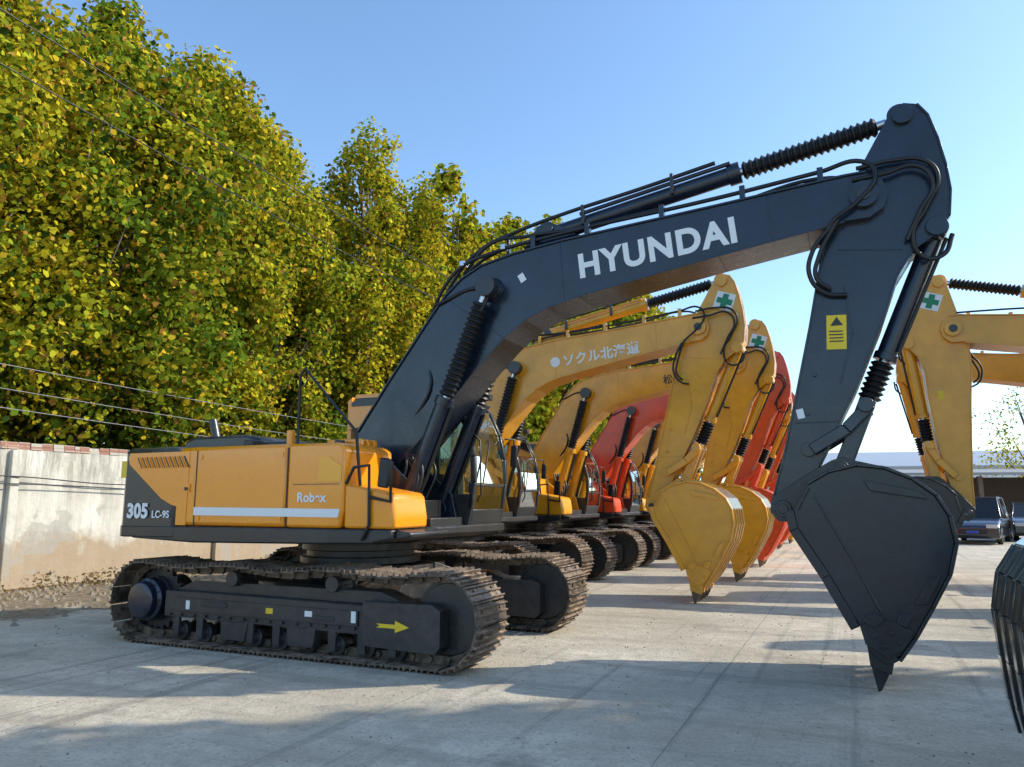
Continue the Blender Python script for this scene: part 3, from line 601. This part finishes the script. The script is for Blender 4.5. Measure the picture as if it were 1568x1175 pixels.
def mesh_from(name,lv,lcol,mb=None):
    nl=len(lv)//5
    bv=mb.v if mb else []; bf=mb.f if mb else []
    verts=np.concatenate([lv,np.array(bv).reshape(-1,3)]) if bv else lv
    loops=[np.arange(nl*5)]; starts=[np.arange(nl)*5]
    k=nl*5
    if bf:
        fl=[i+nl*5 for f in bf for i in f]; ln=[len(f) for f in bf]; st=np.cumsum([0]+ln[:-1])+k
        loops.append(np.array(fl)); starts.append(st)
    loops=np.concatenate(loops).astype(np.int32); starts=np.concatenate(starts).astype(np.int32)
    me=bpy.data.meshes.new(name); me.vertices.add(len(verts)); me.vertices.foreach_set('co',verts.astype(np.float32).ravel())
    me.loops.add(len(loops)); me.loops.foreach_set('vertex_index',loops)
    me.polygons.add(len(starts)); me.polygons.foreach_set('loop_start',starts)
    mi=np.zeros(len(starts),dtype=np.int32); mi[nl:]=1
    me.materials.append(M_LEAF); me.materials.append(M_BARK); me.polygons.foreach_set('material_index',mi)
    me.update(calc_edges=True)
    at=me.attributes.new('leafcol','FLOAT_COLOR','FACE'); c=np.ones((len(starts),4),dtype=np.float32); c[:nl,:3]=lcol; at.data.foreach_set('color',c.ravel())
    me.validate(); return me
PAL=np.array([[.145,.225,.022],[.33,.37,.026],[.60,.49,.028],[.68,.48,.035],[.40,.22,.045],[.05,.095,.018]])
def tree_mesh(seed,H=15.5,R=2.7,zb=3.2,ncl=260,per=330,tone=0.0,ls=(.10,.21)):
    rng=np.random.default_rng(seed); cs=[];ns=[];cc=[]
    mb=MB()
    def limb(p,q,r0,r1):
        mb.lathe(p,q,[(0,r0),(1,r1)],M_BARK,7)
    pts=[Vector((0,0,-.1))]; x=y=0
    for i in range(8):
        x+=rng.normal()*.12; y+=rng.normal()*.12; pts.append(Vector((x,y,(i+1)*H*.9/8)))
    for i in range(8): limb(pts[i],pts[i+1],.24*(1-i/8.6)+.03,.24*(1-(i+1)/8.6)+.03)
    sp=[(0,0,H)]+[(rng.uniform(.8,2.0)*math.cos(a),rng.uniform(.8,2.0)*math.sin(a),H*rng.uniform(.76,.95)) for a in rng.uniform(0,6.28,6)]
    for k in range(ncl):
        s=sp[rng.integers(len(sp))] if rng.random()<.8 else sp[0]
        u=rng.random()**.85; z=zb+(s[2]-zb)*u
        prof=(math.sin(math.pi*min(1,(.20+.77*u)))**.7) if u<.95 else .1
        rad=R*prof*(.35+.65*rng.random()**.6)*(1 if rng.random()>.12 else 1.3)
        an=rng.uniform(0,6.28); f=.3+.8*u
        c=np.array([s[0]*f+rad*math.cos(an),s[1]*f+rad*math.sin(an),z])
        cr=rng.uniform(.38,.92)*(1-.35*max(0,u-.6))
        n=int(per*cr*cr*1.5)
        d=rng.normal(size=(n,3)); d/=np.linalg.norm(d,axis=1,keepdims=True)
        rr=cr*(.25+.95*rng.random(n)**.75)
        P=c+d*rr[:,None]*np.array([1,1,1.1]); cs.append(P); ns.append(d*.8+np.array([0,0,.35]))
        w=np.clip(rng.normal(.44+.18*u+tone,.26),0,1)
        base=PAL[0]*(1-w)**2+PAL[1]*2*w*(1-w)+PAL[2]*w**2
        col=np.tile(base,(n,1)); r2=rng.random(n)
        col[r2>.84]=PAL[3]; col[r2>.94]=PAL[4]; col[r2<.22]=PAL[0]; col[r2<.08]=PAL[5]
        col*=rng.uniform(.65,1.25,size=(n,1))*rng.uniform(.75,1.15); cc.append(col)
        if k%4==0:
            t=max(1,min(7,int(z/H*8*.8))); limb(pts[t],Vector(c),.055,.012)
    P=np.concatenate(cs); Nn=np.concatenate(ns); C=np.concatenate(cc)
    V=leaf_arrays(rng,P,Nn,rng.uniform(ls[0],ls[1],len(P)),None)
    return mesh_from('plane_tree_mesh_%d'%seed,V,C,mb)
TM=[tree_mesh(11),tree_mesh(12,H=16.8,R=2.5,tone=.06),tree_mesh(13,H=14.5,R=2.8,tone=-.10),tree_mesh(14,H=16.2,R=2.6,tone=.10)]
TF=[tree_mesh(21,per=120,ls=(.17,.32),R=3.0,H=16.5),tree_mesh(22,per=120,ls=(.17,.32),H=17.2,R=2.9,tone=.08),tree_mesh(23,per=120,ls=(.17,.32),R=3.1,tone=-.08)]
def plant(mesh,loc,rz,s,name='plane_tree'):
    o=bpy.data.objects.new(name,mesh); o.location=loc; o.rotation_euler=(0,0,rz); o.scale=(s,s,s); COL.objects.link(o); return o
rg=random.Random(5)
k=0
y=-3.5
while y<66:
    far=y>24
    plant((TF[k%3] if far else TM[k%4]),yard(-12.6+max(0,y-20)*.05+rg.uniform(-.6,.6),y),rg.uniform(0,6.28),(rg.uniform(1.03,1.10)+min(.16,(y-24)*.009)) if far else rg.uniform(.93,1.06)); k+=1; y+=rg.uniform(3.6,4.4) if not far else rg.uniform(3.4,4.0)
y=-3.0
while y<62:
    plant(TF[(k+1)%3],yard(-18.0+rg.uniform(-.8,.8),y),rg.uniform(0,6.28),rg.uniform(.80,.93)); k+=1; y+=rg.uniform(4.8,5.8)
for (x,yy,s) in ((17.0,3.2,.95),(22.0,4.3,1.1),(12.4,3.5,.85)): plant(TF[k%3],(x,yy,0),k*1.3,s); k+=1  # unseen trees right of the frame, added to shade the foreground

def shrubs():
    rng=np.random.default_rng(3); cs=[];ns=[];cc=[]
    for k in range(330):
        x=rng.uniform(-17,-10.8); y=rng.uniform(-6,75); z=rng.uniform(.3,2.9); c=np.array(yard(x,y,z)); n=80
        d=rng.normal(size=(n,3)); d/=np.linalg.norm(d,axis=1,keepdims=True); cs.append(c+d*rng.uniform(.5,1.1)*(.4+.6*rng.random((n,1)))); ns.append(d)
        col=np.tile(PAL[5]*rng.uniform(.6,1.3),(n,1))*rng.uniform(.6,1.5,size=(n,1)); cc.append(col)
    P=np.concatenate(cs); V=leaf_arrays(rng,P,np.concatenate(ns),rng.uniform(.12,.26,len(P)),None)
    me=mesh_from('shrubs',V,np.concatenate(cc)); o=bpy.data.objects.new('shrubs',me); COL.objects.link(o)
shrubs()
def litter():
    rng=np.random.default_rng(8); n=1700
    P=np.array([yard(-9.1+abs(rng.normal())*1.1,rng.uniform(-6,40),.012+rng.random()*.02) for i in range(n)])
    nr=np.tile([0,0,3.0],(n,1)); V=leaf_arrays(rng,P,nr,rng.uniform(.04,.11,n),None)
    C=np.array([[.24,.15,.06],[.15,.10,.05],[.34,.24,.08]])[rng.integers(0,3,n)]
    me=mesh_from('leaf_litter',V,C); o=bpy.data.objects.new('leaf_litter',me); COL.objects.link(o)
    cs=[];ns=[];cc=[]
    for k in range(34):
        x=-9.0+abs(rng.normal())*.35; y=rng.uniform(-3,18); c=np.array(yard(x,y,.0)); m=60
        d=rng.normal(size=(m,3))*np.array([.12,.12,.0]); h=rng.random(m)*rng.uniform(.08,.35); d[:,2]=h; cs.append(c+d); ns.append(rng.normal(size=(m,3))); cc.append(np.tile(np.array([.26,.19,.10])*rng.uniform(.6,1.4),(m,1)))
    P=np.concatenate(cs); V=leaf_arrays(rng,P,np.concatenate(ns),rng.uniform(.03,.09,len(P)),None)
    me=mesh_from('weeds',V,np.concatenate(cc)); o=bpy.data.objects.new('weeds',me); COL.objects.link(o)
litter()

# ---------------------------------------------------------------- power line
pl=empty('power_line',yard(0,0),-HD)
def sag(x,z,y0,y1,s,n=24): return [(x,y0+(y1-y0)*i/n,z-s*4*(i/n)*(1-i/n)) for i in range(n+1)]
tubes('wires_upper',[sag(-7.0,11.0,-14,44,1.2),sag(-7.0,10.6,44,100,1.2),sag(-7.6,10.6,-14,44,1.5)],.014,M_BLACK,pl,False)
tubes('wires_lower',[sag(-8.8,5.0,-14,44,.9),sag(-8.9,4.7,-14,44,1.1),sag(-8.7,4.3,-14,44,1.1)],.008,plain('grey_cable',(.22,.22,.22),.5),pl,False)
pm=MB(); conc=plain('pole_concrete',(.35,.34,.32),.9)
for yy in (-14,44): pm.cyl((-7.8,yy,0),(-7.8,yy,11.2),.16,conc,16,.1); pm.box(-8.9,-6.8,yy-.05,yy+.05,10.7,10.8,conc)
pm.finish('poles',pl)

# ---------------------------------------------------------------- cars
def car(loc,rz,mat,H=1.75,L=4.7,W=1.85):
    par=empty('parked_car',loc,rz)
    b=MB(); h=L/2
    b.prism([(-h,.35),(-h+.05,.95),(-h+.15,1.02),(h-1.35,1.05),(h-.25,.88),(h,.72),(h+.02,.35),(h-.1,.24),(-h+.1,.24)],-W/2,W/2,mat); b.finish('body',par,.06)
    g=MB(); z0,z1=1.02,H
    lo=[(-h+.12,-W/2+.03),(h-1.25,-W/2+.03),(h-1.25,W/2-.03),(-h+.12,W/2-.03)]; hi=[(-h+.4,-W/2+.2),(h-2.1,-W/2+.2),(h-2.1,W/2-.2),(-h+.4,W/2-.2)]
    g.add([(x,y,z0) for x,y in lo]+[(x,y,z1) for x,y in hi],[[0,1,2,3],[4,5,6,7],[0,1,5,4],[1,2,6,5],[2,3,7,6],[3,0,4,7]],M_CARGL); g.finish('windows',par,.03)
    r=MB(); r.box(-h+.38,h-2.1,-W/2+.2,W/2-.2,H-.02,H+.05,mat)
    for sy in (-1,1):
        for xa,xb in ((h-1.28,h-2.1),(-.3,-.25),(-h+.2,-h+.45)):
            r.add([(xa-.04,sy*(W/2-.02),z0),(xa+.04,sy*(W/2-.02),z0),(xb+.04,sy*(W/2-.19),z1),(xb-.04,sy*(W/2-.19),z1),(xa-.04,sy*(W/2-.06),z0),(xa+.04,sy*(W/2-.06),z0),(xb+.04,sy*(W/2-.23),z1),(xb-.04,sy*(W/2-.23),z1)],[[0,1,2,3],[4,5,6,7],[0,1,5,4],[1,2,6,5],[2,3,7,6],[3,0,4,7]],mat)
        r.box(h-1.5,h-1.35,sy*(W/2+.08)-.08,sy*(W/2+.08)+.08,1.02,1.16,mat)
    r.finish('roof_and_pillars',par,.02)
    w=MB()
    for x in (-h+.85,h-.9):
        for sy in (-1,1):
            w.lathe((x,sy*(W/2-.2),.34),(x,sy*(W/2+.01),.34),[(0,.30),(.1,.34),(.9,.34),(1,.30)],M_BLACK,28); w.cyl((x,sy*(W/2),.34),(x,sy*(W/2+.02),.34),.21,M_ROD,18)
    w.finish('wheels',par)
    l=MB()
    for sy in (-1,1):
        l.box(h-.12,h+.015,sy*.68-.2,sy*.68+.2,.66,.80,M_LAMP); l.box(-h-.01,-h+.1,sy*.78-.1,sy*.78+.1,.72,.98,M_REDL)
    l.box(h-.02,h+.03,-.5,.5,.42,.6,M_BLACK); l.box(h+.02,h+.04,-.22,.22,.44,.56,plain('blue_plate',(.03,.08,.4),.4)); l.box(-h-.03,-h,-.25,.25,.6,.74,M_WHITE)
    l.finish('lights',par,.01)
M_CARB=paint('dark_blue_car_paint',(.012,.018,.035),.2,.03,coat=1,var=.05,bmp=0)
M_CARS=paint('silver_car_paint',(.45,.45,.45),.25,.03,metal=.4,coat=1,var=.05,bmp=0)
car((19.9,32.5,0),math.radians(-128),M_CARB,1.85)
car((23.6,34.5,0),math.radians(-120),M_CARB,1.6)
car((16.6,47,0),math.radians(-80),M_CARS,1.5)

# ---------------------------------------------------------------- buildings
def shed():
    par=empty('storage_shed',(35.5,44,0),math.radians(-8)); brick=plain('dark_brick',(.16,.12,.10),.9,nscale=6,var=.3); roof=plain('tin_roof',(.30,.29,.28),.6,.2,3)
    m=MB(); m.box(-13,16,2.5,2.8,0,3.2,brick)
    for x in range(-13,17,4): m.box(x-.12,x+.12,-3,-2.76,0,3.1,brick); 
    m.box(-13.2,-12.9,-2.8,2.5,0,3.2,brick); m.finish('walls_and_posts',par)
    m=MB(); m.prism([(-3.6,3.15),(3.2,3.6),(3.2,3.75),(-3.6,3.3)],-13.8,16.5,roof,'x'); m.finish('roof',par)
    m=MB()
    for i in range(5): m.box(-9+i*5,-6.5+i*5,-1.0+.3*i,1.5,0,.9+.3*(i%3),M_CHAR if i%2 else brick)
    m.finish('stored_crates',par,.05)
shed()
def warehouse():
    par=empty('warehouse',(46,92,0),math.radians(-14)); wh=plain('white_sheet_cladding',(.7,.71,.72),.6,nscale=2,var=.05); rf=plain('grey_roof',(.35,.38,.42),.5)
    m=MB(); m.box(-14,14,-8,8,0,5.4,wh); m.finish('walls',par)
    m=MB(); m.prism([(-8.6,5.35),(0,7.4),(8.6,5.35),(8.6,5.6),(0,7.7),(-8.6,5.6)],-14.5,14.5,rf,'x'); m.finish('roof',par)
    m=MB()
    for i in range(6): m.box(-12+i*4.2,-10+i*4.2,-8.06,-8.0,2.6,4.0,M_CARGL)
    m.box(-1.8,1.8,-8.08,-8.0,0,2.4,rf); m.finish('windows_and_door',par)
warehouse()
m=MB(); fw=plain('far_wall_render',(.42,.39,.35),.9,nscale=1,var=.2); m.box(-10,120,0,.25,0,2.4,fw); m.box(-10,120,-.05,.3,2.403,2.55,plain('far_coping',(.3,.15,.1),.9)); o=m.finish('perimeter_wall'); o.location=(2,66,0)
plant(tree_mesh(31,H=6.8,R=1.8,zb=2.2,ncl=30,per=60,tone=.2,ls=(.08,.16)),(34.0,50,0),.4,1.3,'sparse_tree')
def treeline():
    rng=np.random.default_rng(9); cs=[];ns=[];cc=[]
    for k in range(260):
        c=np.array([rng.uniform(20,190),rng.uniform(118,130),rng.uniform(0,5.5)]); n=40
        d=rng.normal(size=(n,3)); d/=np.linalg.norm(d,axis=1,keepdims=True); cs.append(c+d*rng.uniform(1,2.2)); ns.append(d); cc.append(np.tile(PAL[rng.integers(0,2)]*rng.uniform(.5,1),(n,1)))
    P=np.concatenate(cs); V=leaf_arrays(rng,P,np.concatenate(ns),rng.uniform(.7,1.3,len(P)),None)
    o=bpy.data.objects.new('distant_treeline',mesh_from('distant_treeline',V,np.concatenate(cc))); COL.objects.link(o)
treeline()

# ---------------------------------------------------------------- light, sky, camera
EL=math.radians(33); AZ=math.radians(1)
sd=Vector((math.cos(EL)*math.cos(AZ),math.cos(EL)*math.sin(AZ),math.sin(EL)))
L=bpy.data.lights.new('sun','SUN'); L.energy=5.0; L.angle=math.radians(.5); L.color=(1,.92,.78)
so=bpy.data.objects.new('sun',L); so.rotation_euler=sd.to_track_quat('Z','Y').to_euler(); so.location=(20,0,20); COL.objects.link(so)
w=bpy.data.worlds.new('World'); scene.world=w; w.use_nodes=True; nt=w.node_tree
bg=nt.nodes['Background']; bg.inputs[1].default_value=.15
sk=nt.nodes.new('ShaderNodeTexSky'); sk.sky_type='NISHITA'; sk.sun_disc=False; sk.sun_elevation=EL; sk.sun_rotation=math.pi/2-AZ; sk.air_density=1.0; sk.dust_density=1.0; sk.ozone_density=1.5
mx=nt.nodes.new('ShaderNodeMix'); mx.data_type='RGBA'; mx.blend_type='MULTIPLY'; mx.inputs[0].default_value=1; nt.links.new(sk.outputs[0],mx.inputs[6]); mx.inputs[7].default_value=(1.62,1.88,2.02,1)
nt.links.new(mx.outputs[2],bg.inputs[0])
cd=bpy.data.cameras.new('camera'); cd.sensor_width=36; cd.lens=36*1150/1568; cd.clip_end=2000; cd.clip_start=.05
co=bpy.data.objects.new('camera',cd); co.location=(0,0,1.7); co.rotation_euler=(math.pi/2+math.atan(181/1150),0,0); COL.objects.link(co); scene.camera=co
scene.view_settings.view_transform='Standard'; scene.view_settings.look='None'; scene.view_settings.exposure=0; scene.view_settings.gamma=1
